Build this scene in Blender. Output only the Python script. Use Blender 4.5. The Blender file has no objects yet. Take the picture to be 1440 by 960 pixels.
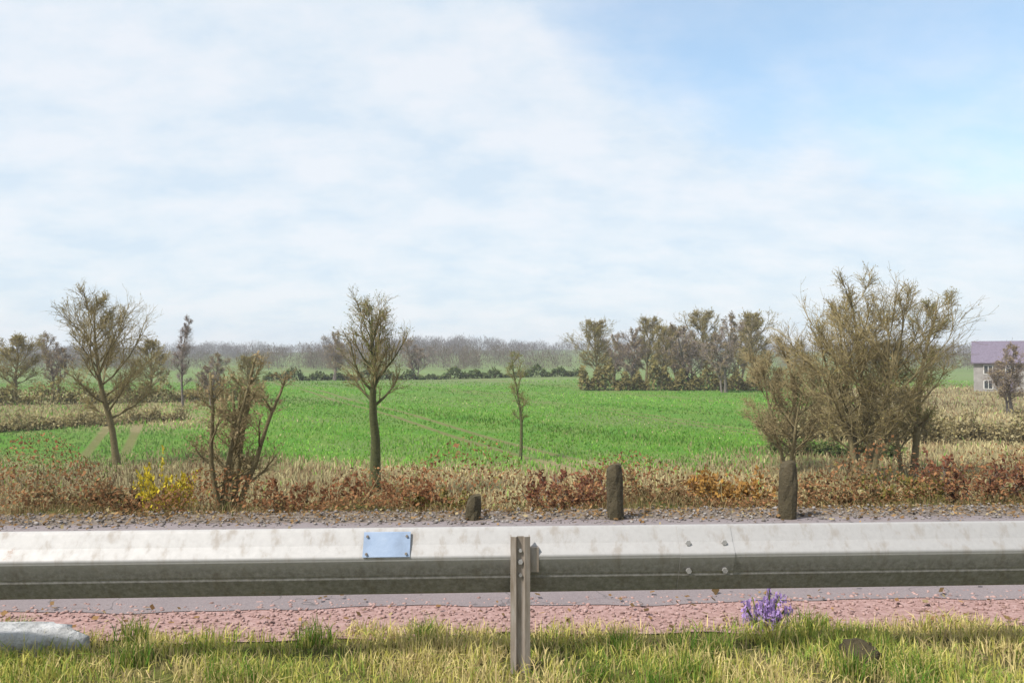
import bpy, math, random
import numpy as np
from mathutils import Vector, noise as mnoise
S = bpy.context.scene
COL = S.collection
R = math.radians
rng = np.random.default_rng(7)
random.seed(7)

# ------------------------------------------------------------------ helpers
F_PX, CX, HY, EYE = 1120.0, 720.0, 500.0, 1.7      # photo focal (px), centre, horizon row, eye height
YAW = 0.05                                          # the road runs a little away to the right

def link(o, parent=None):
    COL.objects.link(o)
    if parent is not None: o.parent = parent
    return o
def mesh_from(name, V, Fs, mats, midx=None, smooth=False, tint=None):
    me = bpy.data.meshes.new(name)
    V = np.asarray(V, dtype=np.float32).reshape(-1, 3)
    if isinstance(Fs, np.ndarray):
        n, k = Fs.shape
        me.vertices.add(len(V)); me.vertices.foreach_set('co', V.ravel())
        me.loops.add(n*k); me.loops.foreach_set('vertex_index', Fs.astype(np.int32).ravel())
        me.polygons.add(n); me.polygons.foreach_set('loop_start', np.arange(0, n*k, k, dtype=np.int32))
        if midx is not None: me.polygons.foreach_set('material_index', np.asarray(midx, dtype=np.int32))
        me.update(calc_edges=True)
    else:
        me.from_pydata([tuple(map(float, v)) for v in V], [], Fs)
        if midx is not None: me.polygons.foreach_set('material_index', np.asarray(midx, dtype=np.int32))
    for m in (mats if isinstance(mats, (list, tuple)) else [mats]): me.materials.append(m)
    if smooth: me.polygons.foreach_set('use_smooth', np.ones(len(me.polygons), dtype=bool))
    if tint is not None:
        a = me.attributes.new('tint', 'FLOAT_COLOR', 'POINT')
        t = np.ones((len(V), 4), dtype=np.float32); t[:, :3] = tint
        a.data.foreach_set('color', t.ravel())
    me.update()
    return me
def mobj(name, me, parent=None): return link(bpy.data.objects.new(name, me), parent)
def tag(o, label, cat, group=None):
    o['label'] = label; o['category'] = cat
    if group: o['group'] = group
    return o
def kind(o, k): o['kind'] = k; return o
def thing(name, label, cat, loc, group=None, rz=0):
    o = bpy.data.objects.new(name, None); o.empty_display_size = .2; link(o)
    o.location = loc; o.rotation_euler = (0, 0, rz)
    return tag(o, label, cat, group)
def copy_thing(root, loc, rz, sc, label):
    c = root.copy(); link(c); c.location = loc; c.rotation_euler = (0, 0, rz); c.scale = sc; c['label'] = label
    for ch in list(root.children):
        d = ch.copy(); link(d, c)
    return c
class MB:
    def __init__(s): s.v = []; s.f = []; s.m = []
    def add(s, vs, fs, mi=0):
        b = len(s.v); s.v += vs; s.f += [tuple(i+b for i in f) for f in fs]; s.m += [mi]*len(fs)
    def box(s, c, d, mi=0):
        x, y, z = c; a, b, h = d[0]/2, d[1]/2, d[2]/2
        vs = [(x+i*a, y+j*b, z+k*h) for i in (-1, 1) for j in (-1, 1) for k in (-1, 1)]
        s.add(vs, [(0,1,3,2),(4,6,7,5),(0,4,5,1),(2,3,7,6),(0,2,6,4),(1,5,7,3)], mi)
    def tube(s, pts, rad, n=5, mi=0, cap=True):
        b = len(s.v); k = len(pts)
        for i, p in enumerate(pts):
            d = (pts[min(i+1, k-1)] - pts[max(i-1, 0)])
            if d.length < 1e-9: d = Vector((0, 0, 1))
            d.normalize()
            a = d.cross(Vector((.31, .17, .93)) if abs(d.z) < .9 else Vector((1, .1, 0))); a.normalize(); c = d.cross(a)
            for j in range(n):
                t = 2*math.pi*j/n
                s.v.append(tuple(p + (a*math.cos(t) + c*math.sin(t))*rad[i]))
        for i in range(k-1):
            for j in range(n):
                s.f.append((b+i*n+j, b+i*n+(j+1) % n, b+(i+1)*n+(j+1) % n, b+(i+1)*n+j)); s.m.append(mi)
        if cap: s.f.append(tuple(b+(k-1)*n+j for j in range(n))); s.m.append(mi)
    def mesh(s, name, mats, smooth=False): return mesh_from(name, s.v, s.f, mats, s.m, smooth)

# ------------------------------------------------------------------ materials
def mat(name):
    m = bpy.data.materials.new(name); m.use_nodes = True
    nt = m.node_tree; return m, nt, nt.nodes['Principled BSDF']
def N(nt, t, **kw):
    n = nt.nodes.new(t)
    for k, v in kw.items(): setattr(n, k, v)
    return n
def L(nt, a, b): nt.links.new(a, b)
def noise_tex(nt, co, scale, detail=6, rough=.6):
    n = N(nt, 'ShaderNodeTexNoise'); n.inputs['Scale'].default_value = scale
    n.inputs['Detail'].default_value = detail; n.inputs['Roughness'].default_value = rough
    L(nt, co, n.inputs['Vector']); return n.outputs['Fac']
def ramp(nt, fac, stops):
    r = N(nt, 'ShaderNodeValToRGB'); e = r.color_ramp.elements
    while len(e) < len(stops): e.new(.5)
    for i, (p, c) in enumerate(stops):
        e[i].position = p; e[i].color = (*c, 1) if len(c) == 3 else c
    L(nt, fac, r.inputs['Fac']); return r.outputs['Color']
def mix(nt, f, a, b):
    m = N(nt, 'ShaderNodeMix', data_type='RGBA')
    if hasattr(f, 'links') or not isinstance(f, (int, float)): L(nt, f, m.inputs['Factor'])
    else: m.inputs['Factor'].default_value = f
    for s, v in ((m.inputs['A'], a), (m.inputs['B'], b)):
        pass
    for idx, v in ((6, a), (7, b)):
        if isinstance(v, tuple): m.inputs[idx].default_value = (*v, 1)
        else: L(nt, v, m.inputs[idx])
    return m.outputs[2]
def math_n(nt, op, a, b=None, c=None, clamp=False):
    n = N(nt, 'ShaderNodeMath', operation=op, use_clamp=clamp)
    for i, v in enumerate((a, b, c)):
        if v is None: continue
        if isinstance(v, (int, float)): n.inputs[i].default_value = v
        else: L(nt, v, n.inputs[i])
    return n.outputs[0]
def smooth(nt, v, lo, hi):
    n = N(nt, 'ShaderNodeMapRange', interpolation_type='SMOOTHSTEP')
    n.inputs['From Min'].default_value = lo; n.inputs['From Max'].default_value = hi
    L(nt, v, n.inputs['Value']); return n.outputs['Result']
def bump(nt, bs, h, strength, dist):
    b = N(nt, 'ShaderNodeBump'); b.inputs['Strength'].default_value = strength; b.inputs['Distance'].default_value = dist
    L(nt, h, b.inputs['Height']); L(nt, b.outputs[0], bs.inputs['Normal'])
def pos(nt): return N(nt, 'ShaderNodeNewGeometry').outputs['Position']

def mottled(name, stops, scale, rough=.9, bstr=.5, bdist=.02, bscale=None, detail=8):
    m, nt, bs = mat(name)
    co = N(nt, 'ShaderNodeTexCoord').outputs['Object']
    f = noise_tex(nt, co, scale, detail)
    L(nt, ramp(nt, f, stops), bs.inputs['Base Color'])
    bs.inputs['Roughness'].default_value = rough
    bs.inputs['Specular IOR Level'].default_value = .25
    if bstr: bump(nt, bs, noise_tex(nt, co, bscale or scale*4, 8), bstr, bdist)
    return m
def leafy(name, cols, scale=6, trans=.35, use_tint=False):
    """thin leaves / blades: diffuse with some light passing through, hue varying leaf by leaf"""
    m = bpy.data.materials.new(name); m.use_nodes = True; nt = m.node_tree; nt.nodes.clear()
    out = N(nt, 'ShaderNodeOutputMaterial'); d = N(nt, 'ShaderNodeBsdfDiffuse'); t = N(nt, 'ShaderNodeBsdfTranslucent')
    mx = N(nt, 'ShaderNodeMixShader'); mx.inputs[0].default_value = trans
    if use_tint:
        a = N(nt, 'ShaderNodeAttribute', attribute_name='tint'); c = a.outputs['Color']
    else:
        w = N(nt, 'ShaderNodeNewGeometry').outputs['Random Per Island']
        c = ramp(nt, w, [(i/(max(1, len(cols)-1)), k) for i, k in enumerate(cols)])
    L(nt, c, d.inputs[0]); L(nt, c, t.inputs[0]); L(nt, d.outputs[0], mx.inputs[1]); L(nt, t.outputs[0], mx.inputs[2])
    L(nt, mx.outputs[0], out.inputs[0]); return m

M = {}
M['bark'] = mottled('bark_olive', [(.3, (.1, .082, .04)), (.7, (.19, .155, .08))], 14, bstr=.8)
M['bark_dark'] = mottled('bark_mossy', [(.3, (.045, .05, .02)), (.7, (.10, .105, .04))], 14, bstr=.8)
M['bark_grey'] = mottled('bark_grey', [(.3, (.09, .075, .065)), (.7, (.18, .155, .135))], 14, bstr=.8)
M['twig'] = mottled('twig_olive', [(.3, (.17, .135, .065)), (.7, (.28, .225, .115))], 5, bstr=0)
M['twig_grey'] = mottled('twig_mauve', [(.3, (.18, .145, .135)), (.7, (.28, .23, .215))], 5, bstr=0)
M['bud'] = leafy('bud_olive', [(.20, .185, .06), (.29, .25, .085), (.26, .19, .085)])
M['bud_brown'] = leafy('bud_brown', [(.25, .18, .10), (.31, .24, .14), (.23, .19, .09)])
M['bud_green'] = leafy('bud_green', [(.14, .17, .05), (.2, .22, .07)])
M['grass'] = leafy('grass_blade', None, use_tint=True, trans=.4)
M['wood'] = mottled('weathered_wood', [(.25, (.035, .03, .016)), (.75, (.08, .064, .038))], 9, bstr=.9)

# ------------------------------------------------------------------ terrain
def sstep(a, b, x):
    t = np.clip((x-a)/(b-a), 0, 1); return t*t*(3-2*t)
_ph = np.random.default_rng(3).uniform(0, 6.28, 24)
def roll(x, y):
    return (np.sin(x*.031+_ph[0])*np.cos(y*.027+_ph[1])*.35 + np.sin(x*.11+_ph[2]+y*.05)*.10 + np.cos(y*.13+_ph[3]-x*.07)*.09)
def ground_z(x, y):
    x = np.asarray(x, float); y = np.asarray(y, float)
    v = y - YAW*x
    z = -3.0*sstep(8.5, 15.0, v)
    far = sstep(12, 26, v)
    z = z + roll(x, y)*far
    z = z + 9.0*sstep(260, 900, y) + 4.0*sstep(200, 600, y)*np.sin(x*.006+1.1)*.5
    near = 1-sstep(3.9, 4.7, v)
    z = z + near*(.035*np.sin(x*2.3+_ph[5])*np.sin(v*3.1+_ph[6])+.03*np.sin(x*.9+_ph[7]))
    shoulder = sstep(8.6, 9.2, v)*(1-sstep(12, 16, v))
    z = z + shoulder*(.06*np.sin(x*1.7+_ph[8]) + .05*np.sin(x*3.9+v*2.2+_ph[9]))
    z = z - .05*sstep(4.9, 5.06, v)*(1-sstep(8.5, 8.8, v))
    return z
def gz(x, y): return float(ground_z(x, y))
def at(px, d, z=None):
    """ground point seen under photo column px at distance d"""
    x = (px-CX)/F_PX*d; return Vector((x, d, gz(x, d) if z is None else z))

xs = np.concatenate([-np.geomspace(900, 12, 60), np.linspace(-11.8, 11.8, 160), np.geomspace(12, 900, 60)])
vs = np.concatenate([np.linspace(-12, 3.5, 16), np.linspace(3.6, 16, 125), np.geomspace(16.3, 3000, 110)])
XX, VV = np.meshgrid(xs, vs); YY = VV + YAW*XX*(1-sstep(14, 60, VV))
ZZ = ground_z(XX, YY)
nv, nu = XX.shape
idx = np.arange(nv*nu).reshape(nv, nu)
FG = np.stack([idx[:-1, :-1], idx[:-1, 1:], idx[1:, 1:], idx[1:, :-1]], -1).reshape(-1, 4)
m, nt, bs = mat('meadow_ground')
P = pos(nt); sp = N(nt, 'ShaderNodeSeparateXYZ'); L(nt, P, sp.inputs[0]); X, Y = sp.outputs[0], sp.outputs[1]
n_big = noise_tex(nt, P, .045, 5); n_mid = noise_tex(nt, P, .35, 8, .65); n_fin = noise_tex(nt, P, 6, 8, .7)
green = mix(nt, smooth(nt, n_mid, .35, .68), (.07, .18, .022), (.12, .20, .04))
green = mix(nt, smooth(nt, n_big, .45, .62), green, (.115, .17, .05))
straw = mix(nt, n_mid, (.26, .22, .12), (.18, .15, .08))
wob = math_n(nt, 'MULTIPLY_ADD', n_mid, 16, -8)
Yw = math_n(nt, 'ADD', Y, wob); Xw = math_n(nt, 'ADD', X, wob)
f_near = smooth(nt, Yw, 40, 34)
f_right = smooth(nt, math_n(nt, 'MULTIPLY_ADD', Y, -.36, Xw), 0, 3)
f_right = math_n(nt, 'MULTIPLY', f_right, smooth(nt, Yw, 140, 110))
f_left = math_n(nt, 'MULTIPLY', smooth(nt, math_n(nt, 'MULTIPLY_ADD', Y, .36, Xw), 2, -3), math_n(nt, 'MULTIPLY', smooth(nt, Yw, 47, 52), smooth(nt, Yw, 120, 95)))
f_right = math_n(nt, 'MAXIMUM', f_right, math_n(nt, 'MULTIPLY', f_left, .8))
f_far = math_n(nt, 'MULTIPLY', smooth(nt, Yw, 110, 150), .6)
c = mix(nt, f_far, green, (.15, .175, .085))
tl = math_n(nt, 'ABSOLUTE', math_n(nt, 'SUBTRACT', math_n(nt, 'ABSOLUTE', math_n(nt, 'SUBTRACT', math_n(nt, 'MODULO', math_n(nt, 'ADD', math_n(nt, 'MULTIPLY_ADD', Y, .42, X), 413), 21), 10.5)), .95))
c = mix(nt, math_n(nt, 'MULTIPLY', smooth(nt, tl, .38, .16), .75), c, (.15, .125, .06))
c = mix(nt, math_n(nt, 'MAXIMUM', f_near, f_right), c, straw)
verge = mix(nt, smooth(nt, n_fin, .35, .65), (.12, .10, .045), (.11, .12, .03))
c = mix(nt, smooth(nt, Y, 22, 12), c, verge)
shade = ramp(nt, n_fin, [(.25, (.62, .62, .62)), (.7, (1.12, 1.12, 1.12))])
mm = N(nt, 'ShaderNodeMix', data_type='RGBA', blend_type='MULTIPLY'); mm.inputs[0].default_value = 1
L(nt, c, mm.inputs[6]); L(nt, shade, mm.inputs[7]); L(nt, mm.outputs[2], bs.inputs['Base Color'])
bs.inputs['Roughness'].default_value = 1; bs.inputs['Specular IOR Level'].default_value = .1
bump(nt, bs, n_fin, .8, .12)
M['ground'] = m
kind(mobj('ground', mesh_from('ground', np.stack([XX, YY, ZZ], -1), FG, M['ground'], smooth=True)), 'structure')

def strip(name, v0, v1, z, material, nseg=240, wob=.05, half=120, nvs=8, seed=0):
    r = np.random.default_rng(seed)
    u = np.concatenate([np.linspace(-half, -14, 40), np.linspace(-13.8, 13.8, nseg), np.linspace(14, half, 40)])
    e0 = v0 + wob*(np.sin(u*2.1+r.uniform(0, 6))+.6*np.sin(u*5.3+r.uniform(0, 6))+.4*np.sin(u*11+1))
    e1 = v1 + wob*(np.sin(u*1.7+r.uniform(0, 6))+.6*np.sin(u*4.7+r.uniform(0, 6))+.4*np.sin(u*9+2))
    t = np.linspace(0, 1, nvs)[:, None]
    Vv = e0[None]*(1-t)+e1[None]*t; Uu = np.repeat(u[None], nvs, 0)
    Zz = np.full_like(Vv, z)
    crown = (.02 if name == 'road' else 0)*np.sin(t*math.pi); Zz = Zz + crown
    ii = np.arange(nvs*len(u)).reshape(nvs, len(u))
    Fq = np.stack([ii[:-1, :-1], ii[:-1, 1:], ii[1:, 1:], ii[1:, :-1]], -1).reshape(-1, 4)
    return kind(mobj(name, mesh_from(name, np.stack([Uu, Vv+YAW*Uu, Zz], -1), Fq, material, smooth=True)), 'structure')
# asphalt lane with reddish aggregate, worn wheel tracks, cracks
m, nt, bs = mat('worn_asphalt'); P = pos(nt)
sp = N(nt, 'ShaderNodeSeparateXYZ'); L(nt, P, sp.inputs[0])
vv = math_n(nt, 'MULTIPLY_ADD', sp.outputs[0], -YAW, sp.outputs[1])
ag = N(nt, 'ShaderNodeTexVoronoi'); ag.inputs['Scale'].default_value = 90; L(nt, P, ag.inputs['Vector'])
base = mix(nt, noise_tex(nt, P, .8, 8), (.082, .066, .07), (.20, .165, .17))
base = mix(nt, math_n(nt, 'MULTIPLY', ag.outputs['Color'], .45), base, (.24, .2, .2))
tr = math_n(nt, 'SINE', math_n(nt, 'MULTIPLY', vv, 4.2))
base = mix(nt, math_n(nt, 'MULTIPLY', smooth(nt, tr, .1, 1), .35), base, (.2, .18, .18))
ck = N(nt, 'ShaderNodeTexVoronoi', feature='DISTANCE_TO_EDGE'); ck.inputs['Scale'].default_value = .9
dw = N(nt, 'ShaderNodeVectorMath', operation='ADD'); nz = N(nt, 'ShaderNodeTexNoise'); nz.inputs['Scale'].default_value = 2.5; L(nt, P, nz.inputs['Vector'])
L(nt, P, dw.inputs[0]); L(nt, nz.outputs['Color'], dw.inputs[1]); L(nt, dw.outputs[0], ck.inputs['Vector'])
base = mix(nt, math_n(nt, 'MULTIPLY', smooth(nt, ck.outputs['Distance'], .011, .002), .6), base, (.05, .045, .045))
L(nt, base, bs.inputs['Base Color']); bs.inputs['Roughness'].default_value = .85
bump(nt, bs, ag.outputs['Distance'], .5, .006)
strip('road', 5.42, 8.2, .013, m, seed=1, wob=.03)
M['gravelbed'] = mottled('pink_grit', [(.3, (.19, .115, .10)), (.5, (.28, .175, .16)), (.7, (.35, .24, .225))], 22, bstr=.9, bdist=.01, bscale=70)
strip('gravel_edge', 4.86, 5.55, .008, M['gravelbed'], seed=2, wob=.035)
M['greybed'] = mottled('grey_grit', [(.3, (.10, .08, .065)), (.7, (.2, .165, .14))], 9, bstr=.9, bdist=.01, bscale=60)
strip('road_shoulder', 8.02, 8.75, .010, M['greybed'], seed=3, wob=.06)

# loose stones, as one stuff
def pebbles(name, n, v0, v1, half, smin, smax, material, z0=.01):
    ico = [(0,0,1),(.89,0,.45),(.28,.85,.45),(-.72,.53,.45),(-.72,-.53,.45),(.28,-.85,.45),(.72,.53,-.45),(-.28,.85,-.45),(-.89,0,-.45),(-.28,-.85,-.45),(.72,-.53,-.45),(0,0,-1)]
    fi = [(0,1,2),(0,2,3),(0,3,4),(0,4,5),(0,5,1),(1,6,2),(2,7,3),(3,8,4),(4,9,5),(5,10,1),(6,7,2),(7,8,3),(8,9,4),(9,10,5),(10,6,1),(11,7,6),(11,8,7),(11,9,8),(11,10,9),(11,6,10)]
    I = np.array(ico); FI = np.array(fi)
    s = smin + (smax-smin)*rng.random(n)**3
    u = rng.uniform(-half, half, n); v = rng.uniform(v0, v1, n)
    sc = s[:, None]*rng.uniform(.55, 1.1, (n, 3)); sc[:, 2] *= .7
    a = rng.uniform(0, 6.28, n)
    V = I[None]*sc[:, None]*(1+rng.normal(0, .1, (n, 12, 1)))
    x = V[..., 0]*np.cos(a)[:, None]-V[..., 1]*np.sin(a)[:, None]; y = V[..., 0]*np.sin(a)[:, None]+V[..., 1]*np.cos(a)[:, None]
    V = np.stack([x+u[:, None], y+(v+YAW*u)[:, None], V[..., 2]+z0+(s*.2)[:, None]], -1)
    Fp = (FI[None]+(np.arange(n)*12)[:, None, None]).reshape(-1, 3)
    o = mobj(name, mesh_from(name, V, Fp, material)); return kind(o, 'stuff')
M['stone_pink'] = leafy('pebble_pink', [(.17, .11, .10), (.29, .185, .17), (.34, .235, .22), (.24, .16, .14)], trans=0)
M['stone_grey'] = leafy('pebble_grey', [(.09, .08, .07), (.19, .17, .16), (.26, .24, .23)], trans=0)
pebbles('gravel', 7500, 4.88, 5.6, 6.5, .005, .02, M['stone_pink'])
pebbles('shoulder_gravel', 3500, 8.0, 8.8, 9, .008, .03, M['stone_grey'], .02)

# ------------------------------------------------------------------ grass, as stuff
def blades(name, bx, by, h, w, tint, lean=.5, zoff=0.0, material=None):
    n = len(bx); bz = ground_z(bx, by)-.01+zoff
    a = rng.uniform(0, 6.28, n); la = rng.uniform(0, 6.28, n); ln = h*np.abs(rng.normal(0, lean, n))
    dx, dy = np.cos(a)*w/2, np.sin(a)*w/2; lx, ly = np.cos(la)*ln, np.sin(la)*ln
    V = np.zeros((n, 5, 3), np.float32)
    V[:, 0] = np.stack([bx-dx, by-dy, bz], -1); V[:, 1] = np.stack([bx+dx, by+dy, bz], -1)
    V[:, 2] = np.stack([bx+dx*.8+lx*.35, by+dy*.8+ly*.35, bz+h*.6], -1); V[:, 3] = np.stack([bx-dx*.8+lx*.35, by-dy*.8+ly*.35, bz+h*.6], -1)
    V[:, 4] = np.stack([bx+lx, by+ly, bz+h*np.sqrt(np.clip(1-(ln/h)**2*.5, .15, 1))], -1)
    b = np.arange(n)*5
    Ft = np.concatenate([np.stack([b, b+1, b+2], -1), np.stack([b, b+2, b+3], -1), np.stack([b+3, b+2, b+4], -1)])
    T = np.repeat(tint[:, None], 5, 1).reshape(-1, 3)
    return kind(mobj(name, mesh_from(name, V, Ft, material or M['grass'], tint=T)), 'stuff')
def fld(x, y, s, k):
    return .5+.25*(np.sin(x*s+_ph[k])*np.cos(y*s*1.3+_ph[k+1])+np.sin(x*s*2.1+y*s*1.7+_ph[k+2]))
def pick(n, cols, wts):
    i = (np.cumsum(wts/np.sum(wts, -1, keepdims=True), -1) < rng.random((n, 1))).sum(-1)
    return np.array(cols)[np.clip(i, 0, len(cols)-1)]*rng.uniform(.75, 1.25, (n, 1))
# verge on the camera's side
n = 120000
bx = rng.uniform(-6.5, 6.5, n); bv = rng.uniform(2.6, 5.02, n)**1.0
pat = fld(bx, bv, 2.6, 10)+.35*(fld(bx, bv, 9, 13)-.5)
keep = ((np.abs(bx-.042) > .12) | (bv > 4.42) | (bv < 4.0) | (rng.random(n) < .25)) & (rng.random(n) < .35+.65*sstep(.2, .55, pat)) & (bv < 4.9+.12*(fld(bx, bx*.3, 6, 4)-.3)) 
bx, bv, pat = bx[keep], bv[keep], pat[keep]; n = len(bx)
gr = sstep(.35, .75, fld(bx, bv, 1.9, 16))[:, None]
wt = np.concatenate([.2+.7*gr, .55+.3*gr, .95*(1-gr)+.25, .4*(1-gr)+.1], 1)
tint = pick(n, [(.22, .29, .06), (.45, .42, .11), (.58, .49, .22), (.48, .37, .20)], wt)
h = rng.uniform(.035, .11, n)*(.7+.9*pat)
blades('verge_grass', bx, bv+YAW*bx, h, rng.uniform(.004, .009, n), tint, .75)
# taller tufts round the rail
n = 9000; k = rng.integers(0, 60, n); tx = rng.uniform(-6, 6, 60); tx[np.abs(tx) < .4] += 1.2; tv = rng.uniform(3.7, 4.9, 60)
bx = tx[k]+rng.normal(0, .05, n); bv = tv[k]+rng.normal(0, .04, n)
tint = pick(n, [(.10, .2, .03), (.22, .25, .05), (.4, .34, .14)], np.tile([.5, .4, .3], (n, 1)))
blades('verge_tufts', bx, bv+YAW*bx, rng.uniform(.08, .2, n), rng.uniform(.004, .007, n), tint, .55)
# far verge and bank
n = 66000
bx = rng.uniform(-16.5, 16.5, n); bv = 8.45+rng.random(n)**.8*3.2
tint = pick(n, [(.13, .14, .045), (.26, .21, .10), (.31, .24, .13), (.21, .125, .065)], np.tile([.3, .5, .4, .4], (n, 1)))
blades('bank_grass', bx, bv+YAW*bx, rng.uniform(.05, .17, n)*(.5+fld(bx, bv, 1.2, 6)), rng.uniform(.005, .011, n), tint, .6)
# field: tufts thinning with distance
n = 155000
d = 22*(150/22)**rng.random(n)
bx = rng.uniform(-1.1, 1.1, n)*d; by = d
bn = 14*(fld(bx, by, .11, 2)-.5)
dry = np.maximum(sstep(41, 33, by+bn), sstep(0, 4, bx-.36*by+bn)*sstep(140, 110, by))
dry = np.maximum(dry, .8*sstep(2, -3, bx+.36*by+bn)*sstep(47, 52, by+bn)*sstep(120, 95, by))[:, None]
wt = np.concatenate([1.0*(1-dry), .6*(1-dry)+.08, 1.0*dry+.05, .6*dry], 1)
tint = pick(n, [(.13, .29, .04), (.2, .31, .07), (.38, .33, .18), (.27, .19, .11)], wt)
tint = tint*(1+.7*(fld(bx, by, .09, 9)-.5)+.35*(fld(bx, by, .33, 12)-.5))[:, None]
pl = (sstep(.25, .55, -bx/d)*.5+.25*sstep(.6, .8, fld(bx, by, .07, 15)))[:, None]*(1-dry)
tint = tint*(1-pl)+pl*np.array([[.22, .30, .12]])
tl = np.abs(np.abs(np.mod(bx+.42*by+413, 21)-10.5)-.95)
keep = (tl > .34) | (dry[:, 0] > .4); bx, by, d, dry, tint = bx[keep], by[keep], d[keep], dry[keep], tint[keep]; n = len(bx)
hs = (.10+.14*fld(bx, by, .2, 5)+.25*dry[:, 0]*rng.random(n))*rng.uniform(.6, 1.3, n)
blades('field_grass', bx, by, hs, .02+.0011*d, tint, .6)

# ------------------------------------------------------------------ plants
UP = Vector((0, 0, 1))
def rdir(base, spread):
    v = Vector((random.gauss(0, 1), random.gauss(0, 1), random.gauss(0, 1))); v.normalize()
    r = (base + v*spread); r.normalize(); return r
def path(p, d, length, n, wander, lift):
    pts = [p.copy()]; q = p.copy(); d = d.copy()
    for i in range(n):
        d = rdir(d, wander); d = (d + UP*lift); d.normalize()
        q = q + d*(length/n); pts.append(q.copy())
    return pts
def along(pts, t):
    f = t*(len(pts)-1); i = min(int(f), len(pts)-2); return pts[i].lerp(pts[i+1], f-i), (pts[i+1]-pts[i]).normalized()
def tree_meshes(h, w, r0, seed, stems=1, base=.22, limbs=16, subs=7, twigs=6, buds=3000, budsize=.05, up=.5, mats=('bark', 'twig', 'bud'), spreadstem=.0, top=.55, twr=.006):
    random.seed(seed); T = MB(); C = MB(); tips = []
    for s_ in range(stems):
        a = 2*math.pi*s_/max(1, stems)+random.random()
        hh = h*(1 if s_ == 0 else random.uniform(.72, .95)); rr = r0*(1 if s_ == 0 else random.uniform(.6, .85))
        off = Vector((math.cos(a), math.sin(a), 0))*(0 if stems == 1 else r0*1.4)
        d0 = (UP+Vector((math.cos(a), math.sin(a), 0))*spreadstem*(0.35 if s_ == 0 else 1)).normalized()
        ax = path(off+Vector((0, 0, -.15)), d0, hh*.97+.15, 9, .14, .12)
        T.tube(ax, [rr*(1.25 if i == 0 else 1)*(1-i/9)**.85+.012 for i in range(10)], 8)
        L_ = int(limbs/stems)+1
        for k in range(L_):
            t = base+(.93-base)*((k+random.random()*.8)/L_)
            p, dd = along(ax, t); az = k*2.4+random.random()*.8
            tt = (t-base)/(1-base)
            prof = (math.sin(math.pi*min(1, (tt*.85+.18)))**.7)*(1-top*tt*.6)
            ll = max(w/2*prof*random.uniform(.5, 1.4)*(1.0 if stems == 1 else .85), w*.17)
            d1 = Vector((math.cos(az), math.sin(az), up*random.uniform(.5, 1.5)+tt*.6)).normalized()
            lr = max(.012, rr*(1-t)**.8*.5)
            lp = path(p, d1, ll, 5, .16, .10)
            T.tube(lp, [lr*(1-i/5.6)+.004 for i in range(6)], 5, cap=False)
            for j in range(subs):
                t2 = .18+.82*(j+random.random())/subs
                p2, dd2 = along(lp, min(.99, t2)); d2 = rdir(dd2, .68); d2.z += .12; d2.normalize()
                l2 = ll*.45*(1.15-t2*.6)*random.uniform(.6, 1.2)
                sp_ = path(p2, d2, l2, 3, .2, .08)
                C.tube(sp_, [max(twr*1.2, lr*.38)*(1-i/4)+twr*.5 for i in range(4)], 4, cap=False)
                for q in range(twigs):
                    p3, dd3 = along(sp_, .15+.85*random.random()); d3 = rdir(dd3, .8)
                    tw = path(p3, d3, l2*random.uniform(.3, .95)+.1, 2, .25, .05)
                    C.tube(tw, [twr, twr*.8, twr*.45], 3, cap=False); tips.append(tw)
                    p4, dd4 = along(tw, .5); tw2 = path(p4, rdir(dd4, .9), l2*.28+.06, 1, .2, .03)
                    C.tube(tw2, [twr*.7, twr*.4], 3, cap=False); tips.append(tw2)
                    p4, dd4 = along(tw, .8); tw2 = path(p4, rdir(dd4, .8), l2*.3+.08, 2, .2, .03)
                    C.tube(tw2, [twr*.7, twr*.55, twr*.4], 3, cap=False); tips.append(tw2)
    for b in range(buds):
        tw = random.choice(tips); p, dd = along(tw, random.random()); s = budsize*random.uniform(.5, 1.2)
        u = rdir(Vector((0, 0, 0)), 1)*s; v = u.cross(rdir(dd, .6)); v = (v.normalized() if v.length > 1e-6 else UP)*s*.45
        p = p+rdir(dd, 1)*.02
        C.add([tuple(p), tuple(p+u*.5+v), tuple(p+u), tuple(p+u*.5-v)], [(0, 1, 2, 3)], 1)
    return T.mesh('trunk', M[mats[0]], True), C.mesh('crown', [M[mats[1]], M[mats[2]]])
def tree(name, label, loc, tm, cm, group=None, rz=0, cat='tree'):
    t = thing(name, label, cat, loc, group, rz); mobj('trunk', tm, t); mobj('crown', cm, t); return t

G_TALL = 'tall bare trees by the field'
# left rounded tree
tm, cm = tree_meshes(7.6, 5.6, .16, 11, base=.28, limbs=24, subs=10, twigs=8, twr=.0075, buds=6500, mats=('bark', 'twig', 'bud'))
tree('bare_tree', 'bare olive brown tree with rounded crown at the left, above the pale field corner', at(166, 36), tm, cm, G_TALL)
# dark narrow tree
tm, cm = tree_meshes(6.6, 3.3, .20, 24, base=.5, limbs=20, subs=8, twigs=7, buds=2200, mats=('bark_dark', 'twig', 'bud_green'), up=.9)
tree('bare_tree', 'narrow tree with thick dark mossy trunk standing alone before the green field', at(527, 27), tm, cm, G_TALL)
# sapling near centre
tm, cm = tree_meshes(5.4, 1.8, .075, 31, base=.3, limbs=14, subs=5, twigs=4, buds=1500, mats=('bark_dark', 'twig', 'bud_green'), up=1.2)
tree('sapling', 'slim upright sapling in the green field just above the rail post', at(731, 37), tm, cm, G_TALL)
# thin mauve tree
tm, cm = tree_meshes(8.0, 2.6, .10, 37, base=.3, limbs=22, subs=8, twigs=6, twr=.01, buds=900, mats=('bark_grey', 'twig_grey', 'bud_brown'), up=1.2)
tree('bare_tree', 'thin mauve grey bare tree behind and right of the rounded olive tree', at(256, 60), tm, cm, G_TALL)
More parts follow.
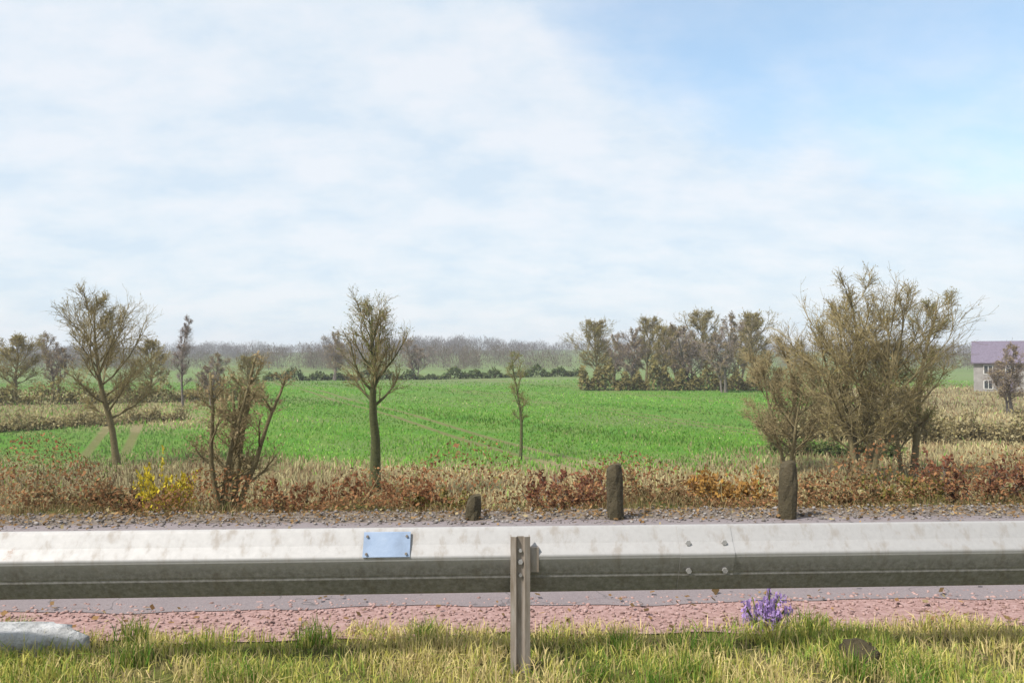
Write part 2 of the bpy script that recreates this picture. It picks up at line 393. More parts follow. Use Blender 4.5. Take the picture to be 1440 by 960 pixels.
# right group, multi-stemmed
tm, cm = tree_meshes(7.7, 7.6, .15, 41, stems=4, base=.15, limbs=54, subs=9, twigs=8, twr=.008, buds=10000, spreadstem=.33, mats=('bark', 'twig', 'bud'))
tree('bare_tree', 'largest many stemmed bare tree, spreading over the right of the field', at(1214, 29), tm, cm, G_TALL)
tm, cm = tree_meshes(7.3, 4.4, .14, 43, stems=2, base=.2, limbs=36, subs=9, twigs=8, twr=.0075, buds=7500, spreadstem=.16, mats=('bark', 'twig', 'bud_green'))
tree('bare_tree', 'greenish bare tree close against the right side of the largest many stemmed tree', at(1276, 31), tm, cm, G_TALL)
tm, cm = tree_meshes(5.6, 5.2, .11, 47, stems=3, base=.12, limbs=44, subs=9, twigs=7, twr=.0075, buds=6000, spreadstem=.36, mats=('bark', 'twig', 'bud_brown'))
tree('bare_tree', 'low brown bare tree leaning out left of the largest many stemmed tree', at(1110, 33), tm, cm, G_TALL)

# trees across the field (two base shapes, copied)
GR = 'bare trees in the row beyond the green field'
tmA, cmA = tree_meshes(10, 8, .22, 61, base=.2, limbs=26, subs=9, twigs=7, buds=5000, budsize=.16, mats=('bark', 'twig', 'bud'), twr=.017)
tmB, cmB = tree_meshes(10, 6.5, .2, 67, stems=2, base=.2, limbs=30, subs=9, twigs=7, buds=4500, budsize=.16, spreadstem=.2, mats=('bark_grey', 'twig_grey', 'bud_brown'), twr=.017)
rowA = None; rowB = None
rows = [
 (842, 120, .98, 0, 'olive bare tree at the left end of the row beyond the field'),
 (886, 118, 1.02, 1, 'greyish bare tree second from the left in the row beyond the field'),
 (930, 122, .96, 0, 'olive bare tree third from the left in the row beyond the field'),
 (972, 112, 1.0, 1, 'greyish bare tree fourth from the left in the row beyond the field'),
 (1018, 105, 1.06, 1, 'tallest greyish bare tree in the row, beside the big right tree'),
 (1060, 118, 1.08, 0, 'olive bare tree at the right end of the row, partly behind the low brown tree'),
 (862, 131, .92, 1, 'greyish bare tree behind the gap between the first and second trees of the row'),
 (908, 134, 1.12, 0, 'tall olive bare tree behind the gap between the second and third trees of the row'),
 (952, 130, .88, 1, 'greyish bare tree behind the gap between the third and fourth trees of the row'),
 (996, 127, 1.14, 0, 'tall olive bare tree behind the gap left of the tallest greyish tree'),
 (1040, 132, 1.1, 1, 'greyish bare tree behind the last gap at the right end of the row'),
 (22, 80, .66, 0, 'short olive bare tree at the left edge of the photo'),
 (78, 92, .74, 1, 'short greyish bare tree behind the left side of the rounded olive tree'),
 (212, 84, .62, 0, 'short olive bare tree behind the right side of the rounded olive tree'),
 (300, 76, .52, 1, 'small greyish bare tree right of the thin mauve tree'),
 (352, 82, .5, 0, 'small olive bare tree at the right end of the left hand trees'),
 (470, 150, .95, 1, 'distant greyish bare tree just left of the dark narrow tree'),
 (585, 160, .82, 1, 'distant greyish bare tree just right of the dark narrow tree'),
 (1420, 70, .6, 1, 'small greyish bare tree at the right edge before the house'),
]
for i, (px, d, sc, kd, lab) in enumerate(rows):
    loc = at(px, d); rz = i*1.3; s3 = (sc*random.uniform(.9, 1.25), sc*random.uniform(.9, 1.25), sc*random.uniform(.9, 1.06))
    src = rowA if kd == 0 else rowB
    if src is None:
        t = tree('bare_tree', lab, loc, tmA if kd == 0 else tmB, cmA if kd == 0 else cmB, GR, rz); t.scale = s3
        if kd == 0: rowA = t
        else: rowB = t
    else: copy_thing(src, loc, rz, s3, lab)

# shrubs: arching stems + leaf faces
def shrub(name, label, loc, w, h, nst, nlf, lsize, stem_m, leaf_m, seed, group=None, cat='shrub', kids=('stems', 'foliage')):
    random.seed(seed); t = thing(name, label, cat, loc, group); A = MB(); B = MB()
    for i in range(nst):
        az = random.uniform(0, 6.28); r = random.random()**.6*w*.22
        p = Vector((math.cos(az)*r, math.sin(az)*r*.8, -.06)); d = Vector((math.cos(az)*.7, math.sin(az)*.7, 1.0)).normalized()
        ln = h*random.uniform(.7, 1.12); pts = path(p, d, ln, 5, .2, -.02)
        A.tube(pts, [.011*(1-k/6)+.003 for k in range(6)], 4, cap=False)
        sub = [pts]
        for j in range(4):
            q, dd = along(pts, random.uniform(.3, .95)); s2 = path(q, rdir(dd, .8), ln*random.uniform(.2, .45), 2, .3, 0)
            A.tube(s2, [.005, .004, .002], 3, cap=False); sub.append(s2)
        for j in range(int(nlf/nst)):
            q, dd = along(random.choice(sub), random.uniform(.25, 1)); s = lsize*random.uniform(.5, 1.3)
            u = rdir(dd, 1.2)*s; v = u.cross(rdir(UP, .9)); v = (v.normalized() if v.length > 1e-6 else UP)*s*.33
            q = q+rdir(UP, 2)*.03*random.random()
            B.add([tuple(q), tuple(q+u*.5+v), tuple(q+u), tuple(q+u*.5-v)], [(0, 1, 2, 3)])
    mobj(kids[0], A.mesh(kids[0], stem_m), t); mobj(kids[1], B.mesh(kids[1], leaf_m), t); return t
LF = {'yellow': leafy('yellow_blossom', [(.5, .4, .03), (.62, .5, .06), (.3, .27, .04)]),
      'rust': leafy('rust_leaf', [(.24, .10, .05), (.32, .15, .075), (.2, .11, .06)]),
      'red': leafy('dark_red_leaf', [(.17, .07, .045), (.24, .10, .06), (.13, .075, .045)]),
      'orange': leafy('orange_leaf', [(.42, .23, .06), (.34, .2, .06), (.28, .15, .06)]),
      'brown': leafy('brown_leaf', [(.16, .10, .05), (.22, .15, .075), (.12, .09, .045)]),
      'olive': leafy('olive_leaf', [(.12, .10, .03), (.2, .17, .045), (.15, .14, .04)])}
GS = 'low shrubs along the bank beyond the road'
SH = [ # px, dist, width, height, leaf, label
 (222, 10.0, .42, .72, 'yellow', 'yellow blossoming shrub beyond the road, left of the many stemmed brown thicket'),
 (186, 10.9, .6, .95, 'olive', 'olive leaved shrub touching the left side of the yellow blossoming shrub'),
 (150, 10.2, .7, .8, 'brown', 'dull brown shrub left of the olive and yellow shrubs'),
 (60, 10.5, 1.2, .8, 'brown', 'wide brown shrub nearest the left edge beyond the road'),
 (432, 10.6, 1.0, .9, 'rust', 'rust red shrub just right of the brown many stemmed thicket'),
 (545, 10.4, 1.1, .9, 'rust', 'rust orange shrub below the dark narrow tree'),
 (618, 10.6, .8, .85, 'olive', 'olive tan shrub between the rust orange shrub and the broken dark stub'),
 (790, 10.3, 1.2, .85, 'red', 'wide dark red shrub just left of the dark post before the green field'),
 (925, 10.6, .9, .85, 'brown', 'tan brown shrub between the two taller dark posts, left of the orange leaved shrub'),
 (1022, 10.4, .9, .9, 'orange', 'bright orange leaved shrub left of the right hand dark post'),
 (1172, 10.8, 1.1, .9, 'brown', 'brown shrub just right of the right hand dark post'),
 (1262, 10.6, .9, .85, 'olive', 'olive brown shrub below the largest bare tree'),
 (1378, 10.6, 1.2, 1.1, 'red', 'dark reddish brown shrub near the right edge beyond the road'),
]
for i, (px, d, w, h, lf, lab) in enumerate(SH):
    _s = shrub('shrub', lab, at(px+(14 if lf == 'yellow' else 0), d-.45), w, h*(.95 if lf == 'yellow' else (.62, .8, .7)[i % 3]), 26, 2100, .06, M['twig'] if lf != 'red' else M['bark_grey'], LF[lf], 100+i, GS)
    if lf == 'yellow': _s.scale = (.6, .6, 1.1)
# tall many-stemmed sapling thicket at left
tm, cm = tree_meshes(1.95, 1.0, .04, 71, stems=6, base=.25, limbs=34, subs=5, twigs=4, buds=1500, budsize=.035, spreadstem=.14, mats=('bark', 'twig', 'bud_brown'), twr=.003)
tree('thicket', 'tall thin brown many stemmed thicket beyond the road, right of the yellow shrub', at(322, 9.25), tm, cm, cat='shrub')

# dead bracken and bramble between them, one mass
n = 92000
bx = rng.uniform(-16.5, 16.5, n); bv = 8.75+3.6*rng.random(n)**1.3; by = bv+YAW*bx
hh = .68*np.clip(fld(bx, bv, 1.3, 8)*1.7-.35, .1, 1.25)*rng.random(n)**.7+.03
sz = rng.uniform(.02, .06, n)
a = rng.uniform(0, 6.28, n); e = rng.normal(0, .7, n)
U = np.stack([np.cos(a)*np.cos(e), np.sin(a)*np.cos(e), np.sin(e)], -1)*sz[:, None]
W_ = np.stack([-np.sin(a), np.cos(a), rng.normal(0, .5, n)], -1)*(sz*.3)[:, None]
Pn = np.stack([bx, by, ground_z(bx, by)+hh], -1)
V = np.stack([Pn, Pn+U*.5+W_, Pn+U, Pn+U*.5-W_], 1)
tint = pick(n, [(.23, .115, .055), (.3, .155, .075), (.15, .085, .045), (.2, .16, .06), (.3, .22, .12)], np.tile([.55, .45, .5, .2, .15], (n, 1)))
kind(mobj('bracken', mesh_from('bracken', V, np.arange(4*n).reshape(n, 4), M['grass'], tint=np.repeat(tint[:, None], 4, 1).reshape(-1, 3))), 'stuff')
random.seed(5); A = MB()
for i in range(1600):
    x = random.uniform(-16.5, 16.5); v = random.uniform(9.0, 12.4); y = v+YAW*x
    p = Vector((x, y, gz(x, y)-.03)); az = random.uniform(0, 6.28)
    A.tube(path(p, Vector((math.cos(az)*.7, math.sin(az)*.7, 1)).normalized(), random.uniform(.2, .65), 4, .3, -.16), [.006, .005, .004, .003, .002], 3, cap=False)
kind(mobj('bramble_stems', A.mesh('bramble_stems', M['twig'])), 'stuff')

# hedges across the field: leaf-faced masses with twigs
def hedge(name, label, px0, px1, d0, d1, h, w, seed, leaf, n=5200):
    r = np.random.default_rng(seed); t = r.random(n)
    p0, p1 = at(px0, d0), at(px1, d1)
    x = p0.x+(p1.x-p0.x)*t; y = p0.y+(p1.y-p0.y)*t
    top = h*(.55+.45*np.sin(t*37+seed)*np.sin(t*13+seed*2)+.25*np.sin(t*91))
    off = r.normal(0, w*.35, n); z = np.abs(r.random(n))**.6*np.clip(top, .25*h, None)*(1-.25*(off/w)**2)
    y = y+off; s = .0035*d0*r.uniform(.5, 1.4, n)
    a = r.uniform(0, 6.28, n); e = r.normal(0, .8, n)
    U = np.stack([np.cos(a)*np.cos(e), np.sin(a)*np.cos(e), np.sin(e)], -1)*s[:, None]
    W2 = np.stack([-np.sin(a), np.cos(a), r.normal(0, .6, n)], -1)*(s*.4)[:, None]
    P0 = np.stack([x-p0.x, y-p0.y, ground_z(x, y)-p0.z+z], -1)
    V = np.stack([P0, P0+U*.5+W2, P0+U, P0+U*.5-W2], 1)
    root = thing(name, label, 'hedge', p0)
    mobj('foliage', mesh_from('foliage', V, np.arange(4*n).reshape(n, 4), leaf), root)
    random.seed(seed); B = MB()
    for i in range(260):
        k = random.randrange(n); q = Vector((float(x[k]-p0.x), float(y[k]-p0.y), float(ground_z(x[k], y[k])-p0.z)))
        B.tube(path(q, rdir(UP, .3), float(max(.3, top[k]))*1.05, 3, .2, .1), [.03, .025, .018, .008], 3, cap=False)
    mobj('stems', B.mesh('stems', M['bark']), root)
LH = {'tan': leafy('hedge_tan', [(.32, .26, .14), (.26, .22, .10), (.38, .33, .2)]), 'grn': leafy('hedge_green', [(.06, .10, .03), (.11, .13, .045), (.09, .12, .05)]),
      'ol': leafy('hedge_olive', [(.19, .165, .065), (.24, .2, .08), (.16, .145, .06)])}
hedge('hedge', 'olive brown hedge under the bare trees at the left', -60, 372, 72, 86, 2.8, 1.6, 1, LH['ol'])
hedge('hedge', 'low green hedge across the middle of the far field', 372, 820, 150, 165, 2.2, 1.6, 2, LH['grn'])
hedge('hedge', 'brown hedge beneath the row of bare trees beyond the field', 815, 1100, 112, 110, 4.2, 2.2, 3, LH['ol'], 8000)
hedge('hedge', 'tangled tan hedge on dry ground at the far right', 1255, 1520, 52, 44, 1.7, 1.6, 4, LH['tan'])
hedge('hedge', 'dry tan reeds and scrub behind the largest bare tree', 1075, 1330, 50, 46, 2.6, 2.0, 8, LH['tan'], 9000)
hedge('hedge', 'dark green low hedge at the foot of the largest bare tree', 1085, 1262, 40, 37, .8, 1.0, 5, LH['grn'])
hedge('hedge', 'pale tan hedge running along the left of the field', -60, 262, 46, 58, 1.2, 1.8, 6, LH['tan'], 5000)

# far wood: crowns of leafless trees that read as one mass
def far_wood(name, d0, d1, count, hmin, hmax, seed, cols, per=520):
    r = np.random.default_rng(seed); Vs = []
    dd = r.uniform(d0, d1, count); xx = r.uniform(-.95, .95, count)*dd; hh = hmin+(hmax-hmin)*np.clip(.45+.35*np.sin(xx*.035+seed)+.3*np.sin(xx*.011+2)+r.normal(0, .22, count), 0, 1.25)
    i = np.repeat(np.arange(count), per); n = len(i)
    th = r.uniform(0, 6.28, n); ph = r.normal(0, 1, n); rad = (r.random(n)**.4)
    ww = (hh*.42)[i]
    x = xx[i]+np.cos(th)*rad*ww; y = dd[i]+np.sin(th)*rad*ww
    z = ground_z(xx[i], dd[i])+hh[i]*(.03+.85*r.random(n)**.9)*(1-.38*rad**2)
    s = hh[i]*.05*r.uniform(.4, 1.3, n)
    a = r.uniform(0, 6.28, n); e = r.normal(1.0, .4, n)
    U = np.stack([np.cos(a)*np.cos(e), np.sin(a)*np.cos(e), np.sin(e)], -1)*s[:, None]*2.6
    W2 = np.stack([-np.sin(a), np.cos(a), r.normal(0, .5, n)], -1)*(s*.13)[:, None]
    P0 = np.stack([x, y, z], -1); V = np.stack([P0, P0+U*.5+W2, P0+U, P0+U*.5-W2], 1)
    kind(mobj(name, mesh_from(name, V, np.arange(4*n).reshape(n, 4), leafy(name+'_leaf', cols))), 'stuff')
far_wood('distant_wood', 230, 340, 330, 4, 9, 9, [(.125, .10, .085), (.165, .13, .11), (.12, .108, .07)])
far_wood('distant_hill_wood', 420, 720, 760, 8, 14, 10, [(.13, .11, .115), (.16, .135, .135), (.12, .11, .1)])

# far house at right
hx = at(1420, 108)
t = thing('house', 'distant grey house with a mauve slate roof behind the hedge at the far right', 'house', hx, rz=-.55)
M['render'] = mottled('grey_render', [(.3, (.2, .185, .175)), (.7, (.28, .265, .25))], 2, bstr=.3)
M['slate'] = mottled('mauve_slate', [(.3, (.10, .085, .115)), (.7, (.16, .135, .18))], 4, bstr=.6, bscale=12)
M['glass'] = mottled('dark_glass', [(.3, (.03, .035, .04)), (.7, (.05, .055, .06))], 2, rough=.15, bstr=0)
M['white'] = mottled('white_paint', [(.3, (.6, .59, .56)), (.7, (.7, .69, .66))], 5, bstr=0)
W = MB(); w2, dp, eh, rh = 4.2, 3.2, 4.0, 6.6
W.add([(-w2,-dp,-.5),(w2,-dp,-.5),(w2,dp,-.5),(-w2,dp,-.5),(-w2,-dp,eh),(w2,-dp,eh),(w2,dp,eh),(-w2,dp,eh),(-w2,0,rh-.15),(w2,0,rh-.15)],
      [(0,1,5,4),(2,3,7,6),(1,2,6,9,5),(3,0,4,8,7)])
mobj('wall', W.mesh('wall', M['render']), t)
Rf = MB()
for s in (-1, 1):
    y0, z0 = s*(dp+.4), eh-.3
    vsx = [(-w2-.3, y0, z0), (w2+.3, y0, z0), (w2+.3, 0, rh), (-w2-.3, 0, rh)]
    Rf.add(vsx+[(a_, b_, c_+.16) for a_, b_, c_ in vsx], [(0,1,2,3),(4,7,6,5),(0,4,5,1),(1,5,6,2),(2,6,7,3),(3,7,4,0)])
rf = mobj('roof', Rf.mesh('roof', M['slate']), t)
Ch = MB(); Ch.box((2.6, 0, rh+.35), (.8, .6, 1.5)); Ch.box((2.6, 0, rh+1.13), (.95, .75, .12)); mobj('chimney', Ch.mesh('chimney', M['render']), rf)
for (wx, wz) in ((-2.5, 2.9), (0, 2.9), (2.5, 2.9), (-2.5, .9), (2.5, .9)):
    B = MB(); B.box((wx, -dp-.03, wz), (1.1, .08, 1.2)); f = mobj('window', B.mesh('window', M['white']), t)
    B = MB(); B.box((wx-.25, -dp-.075, wz), (.44, .03, 1.04)); B.box((wx+.25, -dp-.075, wz), (.44, .03, 1.04)); mobj('pane', B.mesh('pane', M['glass']), f)
B = MB(); B.box((0, -dp-.03, .55), (1.0, .08, 2.1)); mobj('door', B.mesh('door', M['slate']), t)

# ------------------------------------------------------------------ old wooden posts at the road's far edge
random.seed(12)
for px, d, hh, r_, ln, lab in ((663, 8.28, .27, .085, .03, 'broken dark stub of a wooden post left of the rail post, beyond the road'),
                               (867, 8.28, .61, .088, -.03, 'dark wooden post standing before the dark red shrub, in front of the green field'),
                               (1105, 8.3, .62, .092, .02, 'dark wooden post standing directly before the low brown leaning tree')):
    p = at(px, d); B = MB(); k = 9; n_ = 14
    ring = [1+random.gauss(0, .035) for _ in range(n_)]
    B.tube([Vector((ln*i/k, random.gauss(0, .003), -.3+(hh+.3)*i/k)) for i in range(k+1)], [r_*random.uniform(.97, 1.03)*(1 if i < k else .86) for i in range(k+1)], n_)
    for q, v_ in enumerate(B.v):
        f_ = ring[q % n_]*(1-.10*(q % 5 == 0)); x_, y_, z_ = v_; zt = z_
        if q//n_ == k: zt += .025*math.sin(q*1.1)+x_*.35
        B.v[q] = (x_*f_, y_*f_, zt)
    o = mobj('wooden_post', B.mesh('wooden_post', M['wood'], False), None); o.location = p; tag(o, lab, 'post', 'old wooden posts along the road edge')

# dead leaves blown along the shoulder and the road's edges
n = 7500
u_ = rng.uniform(-13, 13, n); v_ = np.where(rng.random(n) < .85, rng.normal(8.5, .25, n), np.where(rng.random(n) < .6, rng.normal(5.15, .3, n), rng.uniform(5.4, 8.2, n)))
v_ = np.clip(v_, 4.9, 9.2); x_ = u_; y_ = v_+YAW*u_; zl = np.where(v_ < 8.7, .03, ground_z(x_, y_)+.03)+rng.uniform(0, .02, n)
sz = rng.uniform(.02, .06, n); a = rng.uniform(0, 6.28, n); e = rng.normal(0, .35, n)
U = np.stack([np.cos(a)*np.cos(e), np.sin(a)*np.cos(e), np.sin(e)], -1)*sz[:, None]; W_ = np.stack([-np.sin(a), np.cos(a), rng.normal(0, .4, n)], -1)*(sz*.32)[:, None]
P0 = np.stack([x_, y_, zl], -1); V = np.stack([P0, P0+U*.5+W_, P0+U, P0+U*.5-W_], 1)
tint = pick(n, [(.22, .13, .06), (.3, .19, .09), (.15, .10, .05), (.34, .27, .15)], np.tile([.5, .35, .5, .3], (n, 1)))
kind(mobj('leaf_litter', mesh_from('leaf_litter', V, np.arange(4*n).reshape(n, 4), M['grass'], tint=np.repeat(tint[:, None], 4, 1).reshape(-1, 3))), 'stuff')

# ------------------------------------------------------------------ guardrail
m, nt, bs = mat('galvanised_steel'); co = N(nt, 'ShaderNodeTexCoord').outputs['Object']
vo = N(nt, 'ShaderNodeTexVoronoi'); vo.inputs['Scale'].default_value = 55; L(nt, co, vo.inputs['Vector'])
sv = N(nt, 'ShaderNodeVectorMath', operation='MULTIPLY'); sv.inputs[1].default_value = (9, 9, .9); L(nt, co, sv.inputs[0])
streak = noise_tex(nt, sv.outputs[0], 1.6, 7)
c = mix(nt, math_n(nt, 'MULTIPLY', vo.outputs['Color'], .35), (.37, .36, .355), (.285, .277, .273))
c = mix(nt, math_n(nt, 'MULTIPLY', smooth(nt, streak, .5, .7), .55), c, (.25, .215, .18))
spl_shade = noise_tex(nt, co, 38, 6, .7); szp = N(nt, 'ShaderNodeSeparateXYZ'); L(nt, co, szp.inputs[0])
c = mix(nt, math_n(nt, 'MULTIPLY', smooth(nt, spl_shade, .12, .85), math_n(nt, 'MULTIPLY', smooth(nt, szp.outputs[2], .63, .54), .8)), c, (.10, .088, .075))  # splash dirt film, thickened to paint shade into the beam's lower face
c = mix(nt, math_n(nt, 'MULTIPLY', smooth(nt, noise_tex(nt, co, 2.1, 9, .75), .62, .7), .7), c, (.22, .12, .07))
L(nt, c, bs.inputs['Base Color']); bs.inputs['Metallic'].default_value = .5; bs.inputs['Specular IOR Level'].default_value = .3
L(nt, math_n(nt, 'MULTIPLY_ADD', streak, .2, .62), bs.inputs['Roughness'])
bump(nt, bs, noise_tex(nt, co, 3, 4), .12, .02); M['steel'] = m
m, nt, bs = mat('dull_post_steel'); co = N(nt, 'ShaderNodeTexCoord').outputs['Object']
sv = N(nt, 'ShaderNodeVectorMath', operation='MULTIPLY'); sv.inputs[1].default_value = (30, 30, 5); L(nt, co, sv.inputs[0])
c = ramp(nt, noise_tex(nt, sv.outputs[0], 1, 8), [(.3, (.15, .115, .085)), (.55, (.24, .205, .175)), (.75, (.31, .285, .265))])
L(nt, c, bs.inputs['Base Color']); bs.inputs['Metallic'].default_value = .15; bs.inputs['Roughness'].default_value = .6
bump(nt, bs, noise_tex(nt, co, 40, 6), .3, .003); M['poststeel'] = m
RV = 4.33                                            # the rail's line
rail = thing('guardrail', 'galvanised steel guardrail along the grass verge with a single post in view', 'guardrail', (0, RV, 0), rz=math.atan(YAW))
prof = [(.083, .748), (.080, .757), (.072, .763), (.062, .763), (.053, .757), (.046, .747), (.012, .692), (.006, .682), (-.026, .642)]
prof += [(-.016-.02*math.cos(a_), .622+.02*math.sin(a_)) for a_ in [R(d_) for d_ in (35, 20, 5, -10, -22)]]
prof += [(-.0335, .606), (-.002, .524), (.004, .512), (.006, .500), (.046, .425), (.053, .413), (.062, .405), (.073, .404), (.082, .411), (.085, .420)]
B = MB(); us = [-41.9+.5*i for i in range(169)]; k = len(prof)
vsx = [(u, y_, z_) for u in us for (y_, z_) in prof]
fsx = [(i*k+j, (i+1)*k+j, (i+1)*k+(j+1) % k, i*k+(j+1) % k) for i in range(len(us)-1) for j in range(k-1)]
B.add(vsx, fsx); me = B.mesh('beam', M['steel'], False)
beam = mobj('beam', me, rail); sol = beam.modifiers.new('thick', 'SOLIDIFY'); sol.thickness = .004; sol.offset = 1
def hexbolt(Bm, x, y, z, r=.014):
    vs_ = [(x+r*math.cos(i*math.pi/3), yy, z+r*math.sin(i*math.pi/3)) for yy in (y, y-.012) for i in range(6)]
    Bm.add(vs_, [tuple(range(6, 12))]+[(i, (i+1) % 6, 6+(i+1) % 6, 6+i) for i in range(6)])
PX = (731-CX)/F_PX*4.3
for kk in range(-10, 11):
    ux = PX+kk*4.0; B = MB()
    # sigma-shaped post: web toward the viewer, flanges back
    w_, t_ = .052, .005; y0 = -.062
    sec = [(-w_, y0+.05), (-w_, y0), (-w_*.45, y0-.008), (-w_*.3, y0+.012), (w_*.3, y0+.012), (w_*.45, y0-.008), (w_, y0), (w_, y0+.05),
           (w_-t_, y0+.05), (w_-t_, y0+t_), (w_*.45, y0-.002), (w_*.3, y0+.018), (-w_*.3, y0+.018), (-w_*.45, y0-.002), (-w_+t_, y0+t_), (-w_+t_, y0+.05)]
    ns = len(sec); zs = (-.35, .2, .45, .735)
    B.add([(ux+a_, b_, z_) for z_ in zs for a_, b_ in sec], [(i*ns+j, i*ns+(j+1) % ns, (i+1)*ns+(j+1) % ns, (i+1)*ns+j) for i in range(3) for j in range(ns)])
    b0 = 3*ns; B.f += [(b0+j, b0+j+1, b0+14-j, b0+15-j) for j in range(7)]; B.m += [0]*7
    p = mobj('post', B.mesh('post', M['poststeel']), rail)
    for zb, rb in ((.60, .014), (.66, .01), (.53, .01)):
        B = MB(); hexbolt(B, ux, y0+.012, zb, rb); mobj('bolt', B.mesh('bolt', M['steel']), p)
    B = MB(); B.box((ux+.075, -.012, .605), (.05, .05, .13)); mobj('spacer', B.mesh('spacer', M['poststeel']), rail)
# splice plates where two lengths of beam overlap
for kk in range(-10, 11):
    ux = PX+1.02+kk*4.0; B = MB(); pr = prof[4:20]; kq = len(pr)
    pr = [(a_-.006, b_) for a_, b_ in pr]
    B.add([(ux+du, a_, b_) for du in (-.15, .15) for a_, b_ in pr], [(j, kq+j, kq+j+1, j+1) for j in range(kq-1)])
    for du in (-.1, .1):
        for zb, yb in ((.68, .000), (.53, -.010)): hexbolt(B, ux+du, yb-.004, zb, .012)
    o = mobj('splice_plate', B.mesh('splice_plate', M['steel'], False), rail); sm = o.modifiers.new('thick', 'SOLIDIFY'); sm.thickness = .004; sm.offset = 1
# pale blue plate on the sloped top
M['blue'] = mottled('pale_blue_plate', [(.25, (.15, .19, .26)), (.5, (.21, .27, .375)), (.75, (.26, .32, .42))], 6, rough=.45, bstr=.1)
bx0 = (544-CX)/F_PX*4.28; B = MB()
q0, q1 = (.044, .743), (-.024, .628)
B.add([(bx0+dx, a_-.012+off, b_+.005+off*.4) for off in (0, -.006) for (a_, b_) in (q0, q1) for dx in (-.125, .125)], [(0, 2, 3, 1), (4, 5, 7, 6), (0, 1, 5, 4), (2, 6, 7, 3), (0, 4, 6, 2), (1, 3, 7, 5)])
o = mobj('marker_plate', B.mesh('marker_plate', M['blue']), rail); o['label'] = 'pale blue plate on the top slope of the rail'
for dx in (-.105, .105):
    for t_ in (.14, .86):
        a_, b_ = q0[0]+(q1[0]-q0[0])*t_-.019, q0[1]+(q1[1]-q0[1])*t_+.003
        B = MB(); hexbolt(B, bx0+dx, a_, b_, .007); mobj('rivet', B.mesh('rivet', M['poststeel']), o)

# ------------------------------------------------------------------ small things on the verge
def lump(name, loc, sx, sy, sz, material, seed, parent=None, nu_=26, nv_=14, amp=.22, flat=None):
    V = []; Fq = []; off = Vector((seed*3.7, seed*1.3, seed*2.1))
    for j in range(nv_+1):
        ph = math.pi*j/nv_
        for i in range(nu_):
            th = 2*math.pi*i/nu_; d = Vector((math.cos(th)*math.sin(ph), math.sin(th)*math.sin(ph), math.cos(ph)))
            r = 1+amp*mnoise.fractal(d*1.6+off, .8, 2.0, 5)
            z = d.z*r
            if flat: z = max(-flat, min(flat, z))+.05*z
            V.append((d.x*r*sx, d.y*r*sy, z*sz))
    for j in range(nv_):
        for i in range(nu_): Fq.append((j*nu_+i, j*nu_+(i+1) % nu_, (j+1)*nu_+(i+1) % nu_, (j+1)*nu_+i))
    o = mobj(name, mesh_from(name, V, Fq, material, smooth=True), parent); o.location = loc; return o
M['limestone'] = mottled('pale_limestone', [(.3, (.15, .15, .14)), (.45, (.27, .27, .27)), (.6, (.40, .40, .40))], 7, bstr=1, bdist=.05, bscale=10)
p = at(30, 4.62); o = lump('flat_stone', p+Vector((-.1, 0, .05)), .5, .13, .15, M['limestone'], 4, flat=.55); tag(o, 'pale flat stone in the grass at the lower left edge', 'stone')
M['soil'] = mottled('dark_soil', [(.3, (.03, .025, .013)), (.7, (.075, .06, .034))], 30, bstr=1, bdist=.02, bscale=60)
p = at(1207, 4.42); o = lump('molehill', p+Vector((0, 0, .04)), .105, .1, .085, M['soil'], 9, amp=.4); tag(o, 'small dark molehill in the grass at the lower right', 'molehill')
LF['purple'] = leafy('purple_petal', [(.34, .22, .5), (.44, .3, .6), (.36, .28, .48)])
p = at(1070, 5.02); shrub('flower_clump', 'clump of purple flowers at the road edge, seen under the rail', Vector((p.x, p.y, .0)), .15, .25, 14, 1100, .03, M['bud_green'], LF['purple'], 77, cat='flowers', kids=('stems', 'petals')).scale = (.62, .62, 1.5)

# ------------------------------------------------------------------ sky, sun, air, camera
SUN_AZ, SUN_EL = -126, 51        # degrees: from straight ahead, negative to the left, above the horizon
w = bpy.data.worlds.new('World'); S.world = w; w.use_nodes = True; nt = w.node_tree
bg = nt.nodes['Background']; sky = N(nt, 'ShaderNodeTexSky', sky_type='NISHITA'); sky.sun_disc = False
sky.sun_elevation = R(SUN_EL); sky.sun_rotation = R(SUN_AZ); sky.air_density = 1.0; sky.dust_density = 1.6; sky.ozone_density = .4
D = N(nt, 'ShaderNodeTexCoord').outputs['Generated']
sp = N(nt, 'ShaderNodeSeparateXYZ'); L(nt, D, sp.inputs[0])
zc = math_n(nt, 'ADD', math_n(nt, 'MAXIMUM', sp.outputs[2], 0), .34)
cv = N(nt, 'ShaderNodeCombineXYZ'); L(nt, math_n(nt, 'DIVIDE', sp.outputs[0], zc), cv.inputs[0]); L(nt, math_n(nt, 'DIVIDE', sp.outputs[1], zc), cv.inputs[1])
n1 = noise_tex(nt, cv.outputs[0], 1.7, 10, .55)
sx = N(nt, 'ShaderNodeVectorMath', operation='MULTIPLY'); sx.inputs[1].default_value = (1, 1.35, 1); L(nt, cv.outputs[0], sx.inputs[0])
n2 = noise_tex(nt, sx.outputs[0], 3.6, 10, .62)
def toward(px, py, lo, hi):
    v = Vector(((px-CX), F_PX, -(py-HY))).normalized()
    dt = N(nt, 'ShaderNodeVectorMath', operation='DOT_PRODUCT'); dt.inputs[1].default_value = v; L(nt, D, dt.inputs[0])
    return smooth(nt, dt.outputs['Value'], lo, hi)
clear = math_n(nt, 'ADD', toward(1090, -210, .932, .988), math_n(nt, 'MULTIPLY', toward(1450, 60, .974, .996), .82))
clear = math_n(nt, 'ADD', clear, math_n(nt, 'MULTIPLY', toward(1130, 335, .988, .9995), .25), clamp=True)
f = math_n(nt, 'ADD', math_n(nt, 'MULTIPLY', n1, .8), math_n(nt, 'MULTIPLY', n2, .5))
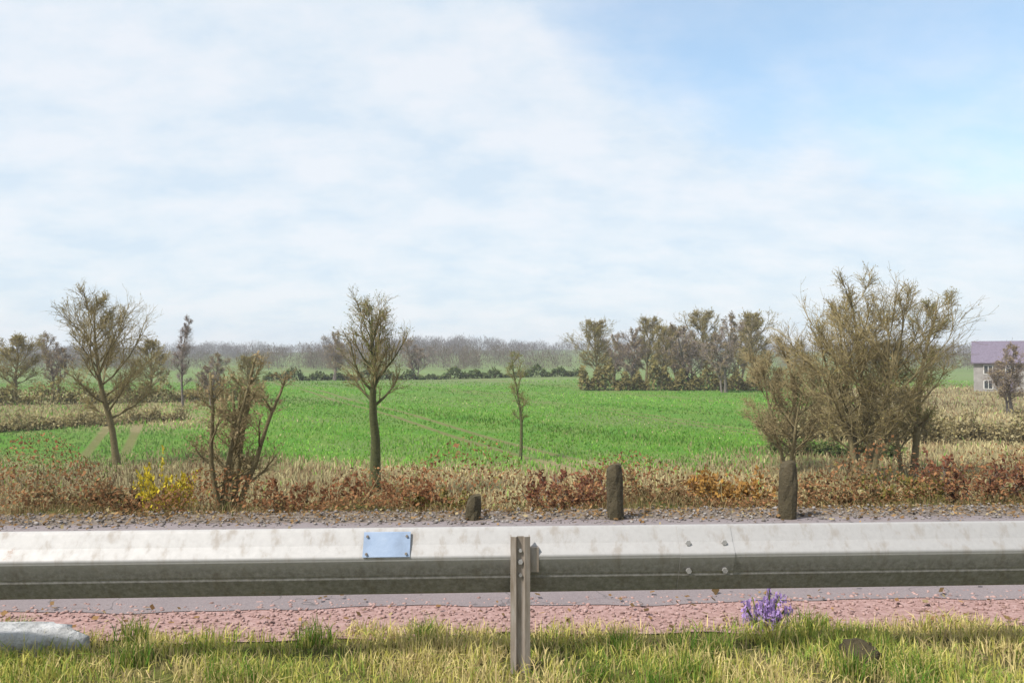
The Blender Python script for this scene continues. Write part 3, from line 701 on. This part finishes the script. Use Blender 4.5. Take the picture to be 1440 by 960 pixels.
f = math_n(nt, 'SUBTRACT', math_n(nt, 'ADD', f, .62), math_n(nt, 'MULTIPLY', clear, .85))
f = smooth(nt, f, .32, 1.05)
f = math_n(nt, 'MULTIPLY_ADD', f, .62, .3)
cloud_c = ramp(nt, n2, [(.36, (3.0, 3.48, 3.97)), (.48, (3.42, 3.74, 4.06)), (.6, (3.78, 3.92, 4.14))])
tn = N(nt, 'ShaderNodeMix', data_type='RGBA', blend_type='MULTIPLY'); tn.inputs[0].default_value = 1
L(nt, sky.outputs[0], tn.inputs[6]); tn.inputs[7].default_value = (.88, 1.05, 1.05, 1)
L(nt, mix(nt, f, tn.outputs[2], cloud_c), bg.inputs['Color']); bg.inputs['Strength'].default_value = .14
sl = bpy.data.lights.new('sun', 'SUN'); sl.energy = 4.1; sl.angle = R(4); sl.color = (1, .955, .88)
so = bpy.data.objects.new('sun', sl); link(so)
sd = Vector((math.sin(R(SUN_AZ))*math.cos(R(SUN_EL)), math.cos(R(SUN_AZ))*math.cos(R(SUN_EL)), math.sin(R(SUN_EL))))
so.rotation_euler = sd.to_track_quat('Z', 'Y').to_euler(); so.location = sd*30
cam = bpy.data.cameras.new('camera'); cam.sensor_width = 36; cam.lens = 28; cam.clip_end = 8000
co = bpy.data.objects.new('camera', cam); link(co); co.location = (0, 0, EYE)
co.rotation_euler = (R(90)+math.atan((HY-480)/F_PX), 0, 0); S.camera = co
HAZE = True
if HAZE:
    B = MB(); B.box((0, 1400, 14.0), (2400, 3400, 44)); m = bpy.data.materials.new('haze'); m.use_nodes = True; nt = m.node_tree; nt.nodes.clear()
    out = N(nt, 'ShaderNodeOutputMaterial'); pv = N(nt, 'ShaderNodeVolumePrincipled'); pv.inputs['Color'].default_value = (.82, .86, .92, 1); pv.inputs['Density'].default_value = .00048
    L(nt, pv.outputs[0], out.inputs['Volume']); kind(mobj('haze', B.mesh('haze', m)), 'stuff')
S.view_settings.view_transform = 'Standard'; S.view_settings.look = 'None'; S.view_settings.exposure = .75; S.view_settings.gamma = 1
S.view_settings.use_curve_mapping = False
